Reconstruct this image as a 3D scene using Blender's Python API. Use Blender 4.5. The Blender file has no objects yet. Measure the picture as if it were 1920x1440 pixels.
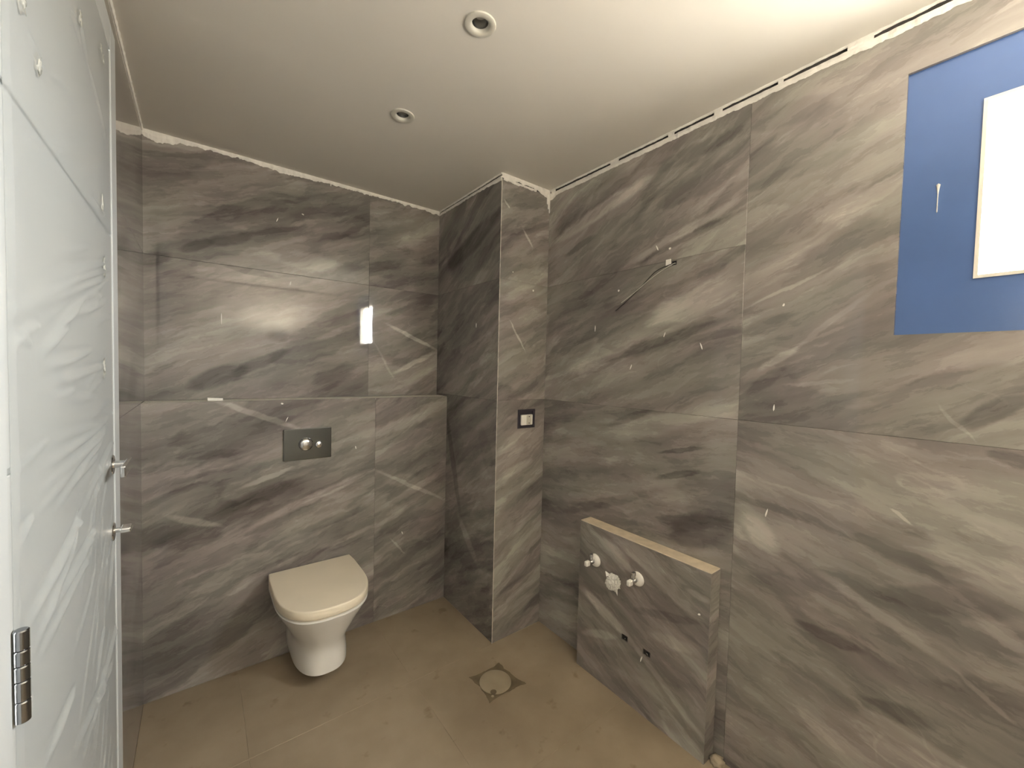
import bpy, bmesh, math, random
from mathutils import Vector, Matrix, noise
import numpy as np

random.seed(7)
rng = np.random.default_rng(7)
scene = bpy.context.scene
C = scene.collection

# ------------------------------------------------------------------ camera
cam_d = bpy.data.cameras.new('camera')
cam = bpy.data.objects.new('camera', cam_d)
C.objects.link(cam)
cam_d.sensor_fit = 'HORIZONTAL'
cam_d.sensor_width = 36.0
cam_d.lens = 763.1 / 1920 * 36.0
cam_d.clip_start = 0.02
_r = Vector((0.79391, -0.607587, 0.023347)); _u = Vector((0.003282, 0.042679, 0.999083)); _f = Vector((0.608026, 0.793106, -0.035877))
M = Matrix((( _r.x, _u.x, -_f.x, 0.0), (_r.y, _u.y, -_f.y, 0.0), (_r.z, _u.z, -_f.z, 1.4525), (0, 0, 0, 1)))
cam.matrix_world = M
scene.camera = cam

# ------------------------------------------------------------------ daylight: bright overcast sky outside the window
SKY = 36.0
w = bpy.data.worlds.new('overcast_sky'); scene.world = w; w.use_nodes = True
bg = w.node_tree.nodes['Background']
bg.inputs['Color'].default_value = (1.0, 0.985, 0.95, 1)
bg.inputs['Strength'].default_value = SKY
# overcast sky above the horizon, dimmer ground below it
wn = w.node_tree; wtc = wn.nodes.new('ShaderNodeTexCoord'); wsp = wn.nodes.new('ShaderNodeSeparateXYZ'); wmr = wn.nodes.new('ShaderNodeMapRange'); wmx = wn.nodes.new('ShaderNodeMix')
wmx.data_type = 'RGBA'; wmr.inputs['From Min'].default_value = -.06; wmr.inputs['From Max'].default_value = .02
wmx.inputs['A'].default_value = (.50, .46, .40, 1); wmx.inputs['B'].default_value = (1.0, .985, .955, 1)
wn.links.new(wtc.outputs['Generated'], wsp.inputs[0]); wn.links.new(wsp.outputs['Z'], wmr.inputs['Value']); wn.links.new(wmr.outputs['Result'], wmx.inputs['Factor']); wn.links.new(wmx.outputs['Result'], bg.inputs['Color'])
# portal: only guides the sampling of the sky through the window opening
pl = bpy.data.lights.new('window_portal', 'AREA'); pl.shape = 'RECTANGLE'; pl.size = 0.46; pl.size_y = 0.46
pl.cycles.is_portal = True
po = bpy.data.objects.new('window_portal', pl); C.objects.link(po)
po.location = (1.616, -0.10, 1.933); po.rotation_euler = (0, math.radians(90), 0)

scene.cycles.max_bounces = 9; scene.cycles.diffuse_bounces = 6; scene.cycles.glossy_bounces = 4
vs = scene.view_settings
vs.view_transform = 'Standard'; vs.look = 'None'; vs.gamma = 1.0; vs.use_curve_mapping = False
vs.exposure = 2.0

# ------------------------------------------------------------------ room dimensions (metres)
H = 2.45                 # ceiling
XL, XB = -0.195, 1.55    # left and right wall faces
YU, YL = 2.397, 2.254    # back wall above the ledge, boxing below it
XC, YC = 1.2205, 1.715   # column corner
XH = 1.48                # front of the low boxing on the right wall
YH0, YH1, ZH = 0.706, 1.351, 0.7248
ZL = 1.2765              # ledge height
ZJ = 1.919               # upper tile joint
YF = -1.35               # wall behind the camera
TH = 0.009               # tile thickness
G = 0.00015               # half a joint
LX, LY, LZ = .75, -.90, 1.78   # added fill uplighter, unseen behind the camera

# ------------------------------------------------------------------ materials
def nt_new(name):
    m = bpy.data.materials.new(name); m.use_nodes = True
    nt = m.node_tree; b = nt.nodes['Principled BSDF']
    return m, nt, b

def plain(name, col, rough=0.5, metal=0.0, spec=0.5, bump=0.0, bscale=60.0, var=0.0, vscale=8.0, **kw):
    m, nt, b = nt_new(name)
    b.inputs['Base Color'].default_value = (*col, 1)
    b.inputs['Roughness'].default_value = rough
    b.inputs['Metallic'].default_value = metal
    b.inputs['Specular IOR Level'].default_value = spec
    for k, v in kw.items():
        b.inputs[k].default_value = v
    tc = nt.nodes.new('ShaderNodeTexCoord')
    if var:
        n = nt.nodes.new('ShaderNodeTexNoise'); n.inputs['Scale'].default_value = vscale; n.inputs['Detail'].default_value = 6
        nt.links.new(tc.outputs['Object'], n.inputs['Vector'])
        r = nt.nodes.new('ShaderNodeValToRGB')
        r.color_ramp.elements[0].position = .3; r.color_ramp.elements[1].position = .7
        r.color_ramp.elements[0].color = (*[c * (1 - var) for c in col], 1)
        r.color_ramp.elements[1].color = (*[min(1, c * (1 + var)) for c in col], 1)
        nt.links.new(n.outputs['Fac'], r.inputs['Fac']); nt.links.new(r.outputs['Color'], b.inputs['Base Color'])
    if bump:
        n = nt.nodes.new('ShaderNodeTexNoise'); n.inputs['Scale'].default_value = bscale; n.inputs['Detail'].default_value = 5
        nt.links.new(tc.outputs['Object'], n.inputs['Vector'])
        bp = nt.nodes.new('ShaderNodeBump'); bp.inputs['Strength'].default_value = bump; bp.inputs['Distance'].default_value = .002
        nt.links.new(n.outputs['Fac'], bp.inputs['Height']); nt.links.new(bp.outputs['Normal'], b.inputs['Normal'])
    return m

FEAT = {}
FEAT['AU'] = [(1.048, 1.638, 0.214, 0.0146, -22.2, 1), (1.075, 1.488, 0.189, 0.0187, 26.4, 0.8), (0.872, 1.486, 0.143, 0.0085, -59.6, 0.35), (0.069, 1.384, 0.14, 0.0497, 20.9, -1), (0.244, 1.46, 0.164, 0.0307, 28.2, -0.9), (0.478, 1.392, 0.236, 0.0764, 12.8, -0.45), (-0.012, 1.987, 0.079, 0.0237, 28.5, -0.8), (0.12, 2.048, 0.107, 0.0366, 23.0, -0.8), (0.304, 2.128, 0.126, 0.0157, 22.4, -0.6), (0.013, 2.154, 0.215, 0.0247, 17.6, -0.5), (0.534, 2.278, 0.204, 0.0376, 20.4, -0.35), (0.437, 2.0, 0.238, 0.0566, -2.5, 0.5), (0.198, 1.905, 0.129, 0.0162, -5.4, -0.7), (0.742, 2.218, 0.145, 0.0493, 25.4, -0.3), (-0.165, 1.901, 0.073, 0.0311, 20.4, -0.6), (0.578, 2.459, 0.244, 0.0332, 11.2, -0.5), (0.939, 1.816, 0.196, 0.0191, 22.0, 0.35), (0.52, 1.771, 0.289, 0.0264, 15.7, 0.3), (0.632, 1.649, 0.174, 0.0211, 26.2, 0.3)]
FEAT['AL'] = [(0.469, 0.774, 0.345, 0.0276, 18.9, 0.6), (0.251, 0.902, 0.134, 0.015, 17.9, 0.8), (-0.018, 0.746, 0.123, 0.0166, -24.0, 0.6), (0.225, 1.206, 0.227, 0.0165, -23.7, 0.7), (0.641, 0.525, 0.168, 0.0176, 14.8, 0.5), (0.872, 0.582, 0.12, 0.0204, 20.7, 0.5), (0.994, 0.75, 0.286, 0.0131, -29.1, 0.6), (1.001, 0.724, 0.26, 0.0289, 23.2, 0.5), (0.231, 0.786, 0.229, 0.0717, 19.0, -0.7), (0.057, 0.93, 0.216, 0.0436, 7.8, -0.4), (-0.036, 0.675, 0.132, 0.0565, -2.2, -0.5), (0.566, 0.635, 0.195, 0.0251, 11.6, -0.5), (0.628, 0.954, 0.158, 0.0353, 16.8, 0.4), (0.912, 0.4, 0.086, 0.0072, -50.5, 0.6), (0.288, 1.175, 0.114, 0.0162, 11.1, -0.3), (0.893, 1.114, 0.338, 0.0372, 13.6, 0.35), (0.041, 1.039, 0.138, 0.0229, 2.1, -0.35), (0.942, 0.79, 0.127, 0.0476, -8.4, 0.35)]
FEAT['CL'] = [(-1.993, 2.16, 0.324, 0.0644, 19.5, -0.9), (-2.192, 2.146, 0.181, 0.1011, -70.6, -0.5), (-1.909, 0.294, 0.253, 0.0552, 33.5, -0.6), (-1.984, 0.467, 0.173, 0.0349, -43.7, 0.5), (-1.9, 1.946, 0.211, 0.0537, 27.5, 0.4), (-1.872, 1.657, 0.154, 0.0295, 21.0, -0.4), (-1.906, 1.482, 0.175, 0.025, 21.8, 0.3), (-2.001, 0.962, 0.188, 0.0546, 20.4, -0.35), (-1.803, 1.002, 0.164, 0.0592, -62.4, -0.3), (-2.162, 0.876, 0.32, 0.0319, -72.2, -0.6)]
FEAT['CR'] = [(1.255, 2.299, 0.029, 0.0075, -42.7, 0.9), (1.4, 2.154, 0.063, 0.0096, -48.2, 0.9), (1.37, 2.117, 0.183, 0.0546, 30.6, 0.3), (1.378, 1.862, 0.169, 0.0494, 18.0, 0.4), (1.344, 1.63, 0.109, 0.007, -55.0, 0.9), (1.349, 2.18, 0.145, 0.0197, 18.4, -0.5), (1.359, 0.914, 0.138, 0.031, 19.8, 0.5), (1.392, 0.764, 0.16, 0.0253, 27.3, -0.4), (1.326, 1.076, 0.136, 0.0275, 30.4, 0.4), (1.414, 0.61, 0.143, 0.0265, 30.6, 0.35), (1.342, 0.256, 0.136, 0.043, 17.2, -0.35)]
FEAT['B'] = [(-1.422, 2.28, 0.306, 0.0983, 15.9, -0.8), (-1.349, 2.232, 0.359, 0.0393, 13.9, 0.8), (-1.48, 2.096, 0.116, 0.0203, 17.4, -0.7), (-0.934, 2.016, 0.3, 0.0229, 16.8, 0.6), (-0.9, 1.996, 0.27, 0.0173, 13.7, -0.6), (-1.216, 1.584, 0.406, 0.0613, 23.3, 0.5), (-0.861, 1.741, 0.213, 0.083, 18.5, 0.6), (-1.056, 1.568, 0.437, 0.022, 14.6, -0.55), (-1.137, 1.242, 0.145, 0.0205, 23.5, -0.6), (-0.886, 1.138, 0.111, 0.0109, 15.8, -0.9), (-0.897, 1.034, 0.111, 0.0155, 20.0, -0.9), (-0.792, 0.838, 0.158, 0.0782, 26.5, -0.7), (-0.904, 2.327, 0.244, 0.0352, 1.3, -0.4), (-1.312, 1.901, 0.18, 0.0366, 28.8, -0.4), (-0.778, 1.596, 0.129, 0.0198, 7.1, -0.5), (-1.034, 1.216, 0.416, 0.0524, 19.3, 0.35), (-1.139, 0.92, 0.529, 0.0683, 8.5, 0.3), (-1.265, 0.819, 0.363, 0.0287, 24.2, -0.5), (-0.53, 1.742, 0.149, 0.0072, 22.8, 0.6), (-0.548, 1.508, 0.082, 0.0154, 32.6, 0.6), (-0.412, 1.618, 0.149, 0.0118, 39.8, 0.35), (-0.588, 1.623, 0.096, 0.0287, 20.8, -0.4), (-0.532, 2.122, 0.174, 0.0263, 4.2, -0.35), (-0.558, 2.317, 0.138, 0.0429, -6.9, -0.4), (-0.586, 1.43, 0.082, 0.0253, 40.3, -0.45), (-0.436, 1.431, 0.101, 0.0085, 6.3, 0.35), (-0.072, 1.374, 0.074, 0.0276, 38.1, -0.8), (-0.034, 1.261, 0.05, 0.0189, -13.9, -0.7), (-0.27, 1.276, 0.075, 0.0446, 2.5, 0.3), (-0.224, 1.07, 0.034, 0.0057, -38.4, 0.8), (-0.264, 0.774, 0.198, 0.0201, -24.1, 0.55), (-0.055, 0.664, 0.081, 0.0076, -32.8, 0.5), (-0.376, 0.644, 0.097, 0.0201, -1.6, -0.8), (-0.134, 0.869, 0.156, 0.0404, 15.1, -0.6), (-0.218, 0.514, 0.1, 0.0276, 14.7, -0.6), (-0.581, 0.902, 0.091, 0.0477, -41.3, 0.5), (-0.506, 0.753, 0.127, 0.0401, 19.7, -0.35), (-0.132, 1.34, 0.062, 0.0053, -52.2, 0.35)]
FEAT['H'] = [(-1.192, 0.342, 0.174, 0.0315, -19.0, 0.9), (-0.875, 0.189, 0.241, 0.0187, -31.4, 0.5), (-0.755, 0.619, 0.054, 0.0187, -3.5, 0.55), (-1.215, 0.22, 0.132, 0.0226, 23.3, 0.5), (-0.972, 0.671, 0.264, 0.0568, -1.7, 0.25), (-0.89, 0.476, 0.188, 0.0209, 17.0, -0.4), (-1.002, 0.201, 0.328, 0.0539, 16.9, -0.35), (-0.927, 0.073, 0.219, 0.0485, 0.6, -0.4), (-0.846, 0.385, 0.14, 0.0267, 9.8, 0.35)]

def marble(name, feats, bias=0.0):
    """glossy slate-look porcelain: streaks along the print's U axis, patches and veins of the print at their places on the wall"""
    m, nt, b = nt_new(name)
    N, L = nt.nodes.new, nt.links.new
    def math_(op, a, c=None, clamp=False):
        n = N('ShaderNodeMath'); n.operation = op; n.use_clamp = clamp
        for i, v in enumerate((a, c)):
            if v is None: continue
            if isinstance(v, (int, float)): n.inputs[i].default_value = v
            else: L(v, n.inputs[i])
        return n.outputs[0]
    def vmath(op, a, c=None, s=None):
        n = N('ShaderNodeVectorMath'); n.operation = op
        L(a, n.inputs[0])
        if c is not None:
            if isinstance(c, tuple): n.inputs[1].default_value = c
            else: L(c, n.inputs[1])
        if s is not None: n.inputs['Scale'].default_value = s
        return n.outputs['Value'] if op == 'LENGTH' else n.outputs['Vector']
    def noise_(vec, scale, detail=4, rough=.55):
        n = N('ShaderNodeTexNoise'); n.inputs['Scale'].default_value = scale
        n.inputs['Detail'].default_value = detail; n.inputs['Roughness'].default_value = rough
        L(vec, n.inputs['Vector']); return n
    def rng_(v, a, c, lo=0.0, hi=1.0, smooth=True):
        n = N('ShaderNodeMapRange'); n.interpolation_type = 'SMOOTHSTEP' if smooth else 'LINEAR'
        n.inputs['From Min'].default_value = a; n.inputs['From Max'].default_value = c
        n.inputs['To Min'].default_value = lo; n.inputs['To Max'].default_value = hi
        L(v, n.inputs['Value']); return n.outputs['Result']
    up = N('ShaderNodeUVMap'); up.uv_map = 'print'
    uw = N('ShaderNodeUVMap'); uw.uv_map = 'wall'
    P, W = up.outputs['UV'], uw.outputs['UV']
    wn = noise_(P, 1.7, 3, .5)
    warp = vmath('SCALE', vmath('SUBTRACT', wn.outputs['Color'], (.5, .5, .5)), s=.13)
    wf = noise_(P, 11.0, 5, .65)
    warp2 = vmath('SCALE', vmath('SUBTRACT', wf.outputs['Color'], (.5, .5, .5)), s=.030)
    Pw = vmath('ADD', vmath('ADD', P, warp), warp2)
    n1 = noise_(vmath('MULTIPLY', Pw, (.75, 2.7, 1)), 1.0, 7, .56).outputs['Fac']
    n2 = noise_(vmath('MULTIPLY', Pw, (3.0, 18.0, 1)), 1.0, 6, .62).outputs['Fac']
    n3 = noise_(vmath('ADD', vmath('MULTIPLY', Pw, (.95, 3.3, 1)), (7.3, 2.1, 0)), 1.0, 5, .5).outputs['Fac']
    n5 = noise_(vmath('ADD', vmath('MULTIPLY', Pw, (1.15, 4.4, 1)), (17.3, 5.1, 0)), 1.0, 6, .55).outputs['Fac']
    v = math_('ADD', .50 + bias, math_('MULTIPLY', math_('SUBTRACT', n1, .5), .95))
    v = math_('ADD', v, math_('MULTIPLY', math_('SUBTRACT', n2, .5), .36))
    dark = math_('MULTIPLY', rng_(n3, .545, .575), rng_(n3, .80, .56))      # sharp on one side, fading on the other
    v = math_('SUBTRACT', v, math_('MULTIPLY', dark, .13))
    light = math_('MULTIPLY', rng_(n5, .56, .585), rng_(n5, .78, .575))
    v = math_('ADD', v, math_('MULTIPLY', light, .11))
    # print features
    Wd = vmath('ADD', W, vmath('SCALE', warp2, s=1.0))
    Wd = vmath('ADD', Wd, vmath('SCALE', warp, s=.10))
    for (u, vv, a, c, ang, amt) in feats:
        mp = N('ShaderNodeMapping'); mp.vector_type = 'TEXTURE'
        mp.inputs['Location'].default_value = (u, vv, 0)
        mp.inputs['Rotation'].default_value = (0, 0, math.radians(ang))
        mp.inputs['Scale'].default_value = (a, c, 1)
        L(Wd, mp.inputs['Vector'])
        flat = vmath('MULTIPLY', mp.outputs['Vector'], (1, 1, 0))
        k = rng_(vmath('LENGTH', flat), 1.08, .66 if amt < 0 else .55)
        v = math_('ADD', v, math_('MULTIPLY', k, amt * (.33 if amt > 0 else .25)))
    # thin pale cracks crossing the streaks
    mr = N('ShaderNodeMapping'); mr.inputs['Rotation'].default_value = (0, 0, math.radians(48)); mr.inputs['Scale'].default_value = (.9, 2.6, 1)
    L(vmath('ADD', P, warp2), mr.inputs['Vector'])
    n4 = noise_(mr.outputs['Vector'], 1.7, 2, .5).outputs['Fac']
    crack = rng_(math_('ABSOLUTE', math_('SUBTRACT', n4, .5)), .0065, .001)
    gate = rng_(noise_(vmath('ADD', P, (3.1, 9.7, 0)), 2.4, 2, .5).outputs['Fac'], .52, .64)
    v = math_('ADD', v, math_('MULTIPLY', math_('MULTIPLY', crack, gate), .07))
    v = math_('ADD', v, math_('MULTIPLY', math_('SUBTRACT', noise_(vmath('MULTIPLY', Pw, (1.8, 9.0, 1)), 1.0, 7, .6).outputs['Fac'], .5), .30))
    n6 = noise_(vmath('ADD', vmath('MULTIPLY', Pw, (2.6, 10.5, 1)), (31.7, 11.3, 0)), 1.0, 8, .66).outputs['Fac']
    v = math_('ADD', v, math_('MULTIPLY', math_('SUBTRACT', rng_(n6, .535, .56), rng_(n6, .465, .435)), .075))     # crisp ragged wisps
    cr = N('ShaderNodeValToRGB'); el = cr.color_ramp.elements
    stops = [(.06, (.060, .055, .053)), (.30, (.130, .121, .116)), (.50, (.215, .202, .191)), (.68, (.310, .296, .276)), (.86, (.430, .416, .386)), (1.0, (.57, .556, .518))]
    el[0].position, el[0].color = stops[0][0], (*stops[0][1], 1)
    el[1].position, el[1].color = stops[-1][0], (*stops[-1][1], 1)
    for p_, c_ in stops[1:-1]:
        e = el.new(p_); e.color = (*c_, 1)
    L(v, cr.inputs['Fac'])
    hn = noise_(vmath('MULTIPLY', Pw, (1.5, 4.0, 1)), 1.3, 3, .5).outputs['Fac']
    tint = N('ShaderNodeMix'); tint.data_type = 'RGBA'
    L(rng_(hn, .40, .60), tint.inputs['Factor'])
    tint.inputs['A'].default_value = (1.04, .985, .985, 1); tint.inputs['B'].default_value = (1.0, 1.003, .965, 1)
    mul = N('ShaderNodeMix'); mul.data_type = 'RGBA'; mul.blend_type = 'MULTIPLY'; mul.inputs['Factor'].default_value = 1
    L(cr.outputs['Color'], mul.inputs['A']); L(tint.outputs['Result'], mul.inputs['B'])
    L(mul.outputs['Result'], b.inputs['Base Color'])
    b.inputs['Specular IOR Level'].default_value = .5
    dn = noise_(W, 9.0, 5, .65).outputs['Fac']                              # building dust dulls the gloss in patches
    L(rng_(dn, .35, .75, .018, .055), b.inputs['Roughness'])
    return m

BIAS = {'AU': .03, 'AL': .04, 'CL': .03, 'CR': .11, 'B': .12, 'H': .06}      # lighter right-wall print, plus light painted in per wall face
MAR = {k: marble('slate_marble_' + k.lower(), v, BIAS[k]) for k, v in FEAT.items()}
MAR['X'] = marble('slate_marble_plain', [])

def floor_material():
    m, nt, b = nt_new('dusty_beige_floor_tile')
    N, L = nt.nodes.new, nt.links.new
    tc = N('ShaderNodeTexCoord'); g = N('ShaderNodeNewGeometry')
    def noise_(scale, detail, rough=.55):
        n = N('ShaderNodeTexNoise'); n.inputs['Scale'].default_value = scale; n.inputs['Detail'].default_value = detail
        n.inputs['Roughness'].default_value = rough; L(g.outputs['Position'], n.inputs['Vector']); return n
    r = N('ShaderNodeValToRGB'); e = r.color_ramp.elements
    e[0].position, e[0].color = .32, (.265, .210, .145, 1)
    e[1].position, e[1].color = .68, (.375, .308, .222, 1)
    L(noise_(2.6, 6).outputs['Fac'], r.inputs['Fac'])
    r2 = N('ShaderNodeValToRGB'); e = r2.color_ramp.elements
    e[0].position, e[0].color = .27, (.66, .62, .55, 1)
    e[1].position, e[1].color = .36, (1, 1, 1, 1)
    L(noise_(11, 3).outputs['Fac'], r2.inputs['Fac'])
    mx = N('ShaderNodeMix'); mx.data_type = 'RGBA'; mx.blend_type = 'MULTIPLY'; mx.inputs['Factor'].default_value = .7
    L(r.outputs['Color'], mx.inputs['A']); L(r2.outputs['Color'], mx.inputs['B'])
    L(mx.outputs['Result'], b.inputs['Base Color'])
    b.inputs['Roughness'].default_value = .62
    b.inputs['Specular IOR Level'].default_value = .3
    bp = N('ShaderNodeBump'); bp.inputs['Strength'].default_value = .15; bp.inputs['Distance'].default_value = .002
    L(noise_(90, 4).outputs['Fac'], bp.inputs['Height']); L(bp.outputs['Normal'], b.inputs['Normal'])
    return m

MT = dict(
    floor=floor_material(),
    dust=plain('floor_dust_grout', (.40, .335, .245), .85, var=.12, bump=.2),
    cement=plain('cement_backing', (.085, .080, .074), .9, var=.25, bump=.4),
    ceiling=plain('white_ceiling_paint', (.70, .675, .62), .8, spec=.2, var=.015, vscale=2.0),
    paint=plain('white_wall_plaster', (.82, .79, .73), .85, spec=.2, var=.02, vscale=3),
    plaster=plain('white_plaster', (.86, .84, .79), .85, var=.10, vscale=25, bump=.6, bscale=120),
    ledge=plain('lit_dusty_ledge_tile', (.70, .665, .60), .55, var=.15, vscale=14),  # pale tone puts light on the ledge top into the dust colour
    capstone=plain('sandy_plaster_cap', (.62, .53, .40), .8, var=.10, vscale=30, bump=.4),
    door=plain('pale_door_lacquer', (.50, .522, .52), .35, var=.015, vscale=3),
    jamb=plain('pale_frame_lacquer', (.52, .545, .55), .40),
    porcelain=plain('white_porcelain', (.80, .79, .75), .12, spec=.6, var=.01),
    lid=plain('warm_lit_white_plastic', (.84, .755, .60), .38, var=.03, vscale=6),  # beige cast puts warm light from above into the white plastic
    chrome=plain('chrome', (.80, .80, .80), .12, metal=1.0),
    brushed=plain('brushed_steel', (.62, .62, .62), .22, metal=1.0),
    darkchrome=plain('dark_satin_steel', (.19, .20, .20), .20, metal=1.0, var=.1),
    hinge=plain('polished_dark_steel', (.34, .35, .37), .16, metal=1.0),
    black=plain('black_plastic', (.012, .012, .013), .5),
    darkbox=plain('dark_conduit_box', (.035, .030, .042), .6, var=.2),
    white=plain('white_plastic', (.86, .85, .80), .35),
    wire=plain('black_wire_insulation', (.022, .020, .018), .4),
    wirelight=plain('pale_wire_insulation', (.62, .60, .54), .4),
    ring=plain('white_lamp_ring', (.60, .58, .51), .35),
    bulb=plain('unlit_lamp_lens', (.42, .40, .36), .15, spec=.7),
    blue=plain('flare_blue_surround', (.090, .165, .38), .18, var=.08, vscale=3, spec=.5),  # blue-grey panel, its colour pushed bluer to carry the window's flare
    frame=plain('cream_window_frame', (.78, .76, .68), .4),
    drain=plain('dirty_drain_plate', (.155, .118, .070), .7, var=.2, vscale=20),
    drainlid=plain('dusty_drain_lid', (.345, .290, .205), .75, var=.08, vscale=12),
    tape=plain('crumpled_tape_glint', (.60, .60, .55), .25, Alpha=.7, bump=.5, bscale=40),
)
def film_material():
    m, nt, b = nt_new('clear_protective_film')
    b.inputs['Base Color'].default_value = (.53, .552, .55, 1)
    b.inputs['Roughness'].default_value = .28
    b.inputs['Alpha'].default_value = .42
    b.inputs['Specular IOR Level'].default_value = .5
    return m
MT['film'] = film_material()
MT['crumple'] = plain('crumpled_clear_plastic', (.80, .79, .74), .25, spec=.6, Alpha=.92)
def glass_material():
    m = bpy.data.materials.new('window_glass'); m.use_nodes = True
    nt = m.node_tree; nt.nodes.clear(); N, L = nt.nodes.new, nt.links.new
    o = N('ShaderNodeOutputMaterial'); t = N('ShaderNodeBsdfTransparent'); g = N('ShaderNodeBsdfGlossy')
    t.inputs['Color'].default_value = (.97, .98, .98, 1); g.inputs['Roughness'].default_value = .03
    fr = N('ShaderNodeFresnel'); fr.inputs['IOR'].default_value = 1.45
    ge = N('ShaderNodeNewGeometry'); inv = N('ShaderNodeMath'); inv.operation = 'SUBTRACT'; inv.inputs[0].default_value = 1; L(ge.outputs['Backfacing'], inv.inputs[1])
    mu = N('ShaderNodeMath'); mu.operation = 'MULTIPLY'; L(fr.outputs[0], mu.inputs[0]); L(inv.outputs[0], mu.inputs[1])      # reflect at the outer skins only
    mx = N('ShaderNodeMixShader'); L(mu.outputs[0], mx.inputs[0]); L(t.outputs[0], mx.inputs[1]); L(g.outputs[0], mx.inputs[2])
    L(mx.outputs[0], o.inputs['Surface']); return m
MT['glass'] = glass_material()
def glow(name, col, strength):
    m, nt, b = nt_new(name)
    b.inputs['Base Color'].default_value = (*col, 1); b.inputs['Emission Color'].default_value = (*col, 1); b.inputs['Emission Strength'].default_value = strength
    return m
MT['glow'] = glow('warm_fill_bulb', (1.0, .885, .715), 720.0)  # bulb of the added fill uplighter

# ------------------------------------------------------------------ mesh helpers
def link(name, me, mat, parent=None, smooth=False):
    o = bpy.data.objects.new(name, me); C.objects.link(o)
    if mat is not None: me.materials.append(mat)
    if parent is not None: o.parent = parent; o.matrix_parent_inverse = Matrix.Translation(-Vector(parent.location)) if parent.rotation_euler.z == 0 else parent.matrix_world.inverted()
    if smooth:
        me.polygons.foreach_set('use_smooth', [True] * len(me.polygons))
    return o

def from_bm(name, bm, mat, parent=None, smooth=False, fix=True):
    if fix: bmesh.ops.recalc_face_normals(bm, faces=bm.faces)
    me = bpy.data.meshes.new(name); bm.to_mesh(me); bm.free()
    return link(name, me, mat, parent, smooth)

def bm_box(bm, a, c, bev=0.0, seg=1):
    x0, y0, z0 = [min(p, q) for p, q in zip(a, c)]; x1, y1, z1 = [max(p, q) for p, q in zip(a, c)]
    vs_ = [bm.verts.new(p) for p in ((x0,y0,z0),(x1,y0,z0),(x1,y1,z0),(x0,y1,z0),(x0,y0,z1),(x1,y0,z1),(x1,y1,z1),(x0,y1,z1))]
    fs = [bm.faces.new([vs_[i] for i in f]) for f in ((0,3,2,1),(4,5,6,7),(0,1,5,4),(1,2,6,5),(2,3,7,6),(3,0,4,7))]
    if bev:
        es = list({e for f in fs for e in f.edges})
        bmesh.ops.bevel(bm, geom=es, offset=bev, segments=seg, affect='EDGES', profile=.5)

def box(name, a, c, mat, parent=None, bev=0.0, seg=1):
    bm = bmesh.new(); bm_box(bm, a, c, bev, seg)
    return from_bm(name, bm, mat, parent)

def boxes(name, lst, mat, parent=None):
    bm = bmesh.new()
    for a, c in lst: bm_box(bm, a, c)
    return from_bm(name, bm, mat, parent)

def lathe(name, prof, mat, parent=None, seg=32, axis='Z', loc=(0, 0, 0), smooth=True, cap=True):
    """profile of (radius, height) turned about an axis; axis is a direction vector or X/Y/Z"""
    bm = bmesh.new(); rings = []
    for r, h in prof:
        if r < 1e-6: rings.append([bm.verts.new((0, 0, h))])
        else: rings.append([bm.verts.new((r * math.cos(2*math.pi*i/seg), r * math.sin(2*math.pi*i/seg), h)) for i in range(seg)])
    for A, B in zip(rings, rings[1:]):
        for i in range(seg):
            j = (i + 1) % seg
            q = [A[i % len(A)], A[j % len(A)], B[j % len(B)], B[i % len(B)]]
            u = []
            for x in q:
                if x not in u: u.append(x)
            if len(u) > 2: bm.faces.new(u)
    if cap:
        for R_ in (rings[0], rings[-1]):
            if len(R_) > 2: bm.faces.new(R_)
    d = {'X': Vector((1,0,0)), 'Y': Vector((0,1,0)), 'Z': Vector((0,0,1))}.get(axis, None)
    d = d if d is not None else Vector(axis).normalized()
    rot = Vector((0, 0, 1)).rotation_difference(d).to_matrix().to_4x4()
    bmesh.ops.transform(bm, matrix=Matrix.Translation(loc) @ rot, verts=bm.verts)
    o = from_bm(name, bm, mat, parent)
    if smooth:
        me = o.data
        me.polygons.foreach_set('use_smooth', [True] * len(me.polygons))
        me.set_sharp_from_angle(angle=math.radians(38))
    return o

def tube(name, pts, r, mat, parent=None, seg=8):
    bm = bmesh.new(); rings = []
    P = [Vector(p) for p in pts]
    fine = []
    for i in range(len(P) - 1):                      # Catmull-Rom
        p0, p1, p2, p3 = P[max(i-1, 0)], P[i], P[i+1], P[min(i+2, len(P)-1)]
        for k in range(6):
            t = k / 6
            fine.append(.5 * ((2*p1) + (p2-p0)*t + (2*p0-5*p1+4*p2-p3)*t*t + (3*p1-p0-3*p2+p3)*t**3))
    fine.append(P[-1])
    for i, p in enumerate(fine):
        t = (fine[min(i+1, len(fine)-1)] - fine[max(i-1, 0)]).normalized()
        a = t.orthogonal().normalized() if not rings else (prev - t * prev.dot(t)).normalized()
        prev = a; bb = t.cross(a)
        rings.append([bm.verts.new(p + r * (a * math.cos(2*math.pi*k/seg) + bb * math.sin(2*math.pi*k/seg))) for k in range(seg)])
    for A, B in zip(rings, rings[1:]):
        for i in range(seg): bm.faces.new((A[i], A[(i+1) % seg], B[(i+1) % seg], B[i]))
    bm.faces.new(rings[0]); bm.faces.new(rings[-1])
    return from_bm(name, bm, mat, parent, smooth=True)

def empty(name, loc):
    o = bpy.data.objects.new(name, None); C.objects.link(o); o.location = loc; o.empty_display_size = .05
    return o

def tag(o, label, cat, group=None):
    o['label'] = label; o['category'] = cat
    if group: o['group'] = group
    return o

def struct(o):
    o['kind'] = 'structure'; return o

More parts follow.
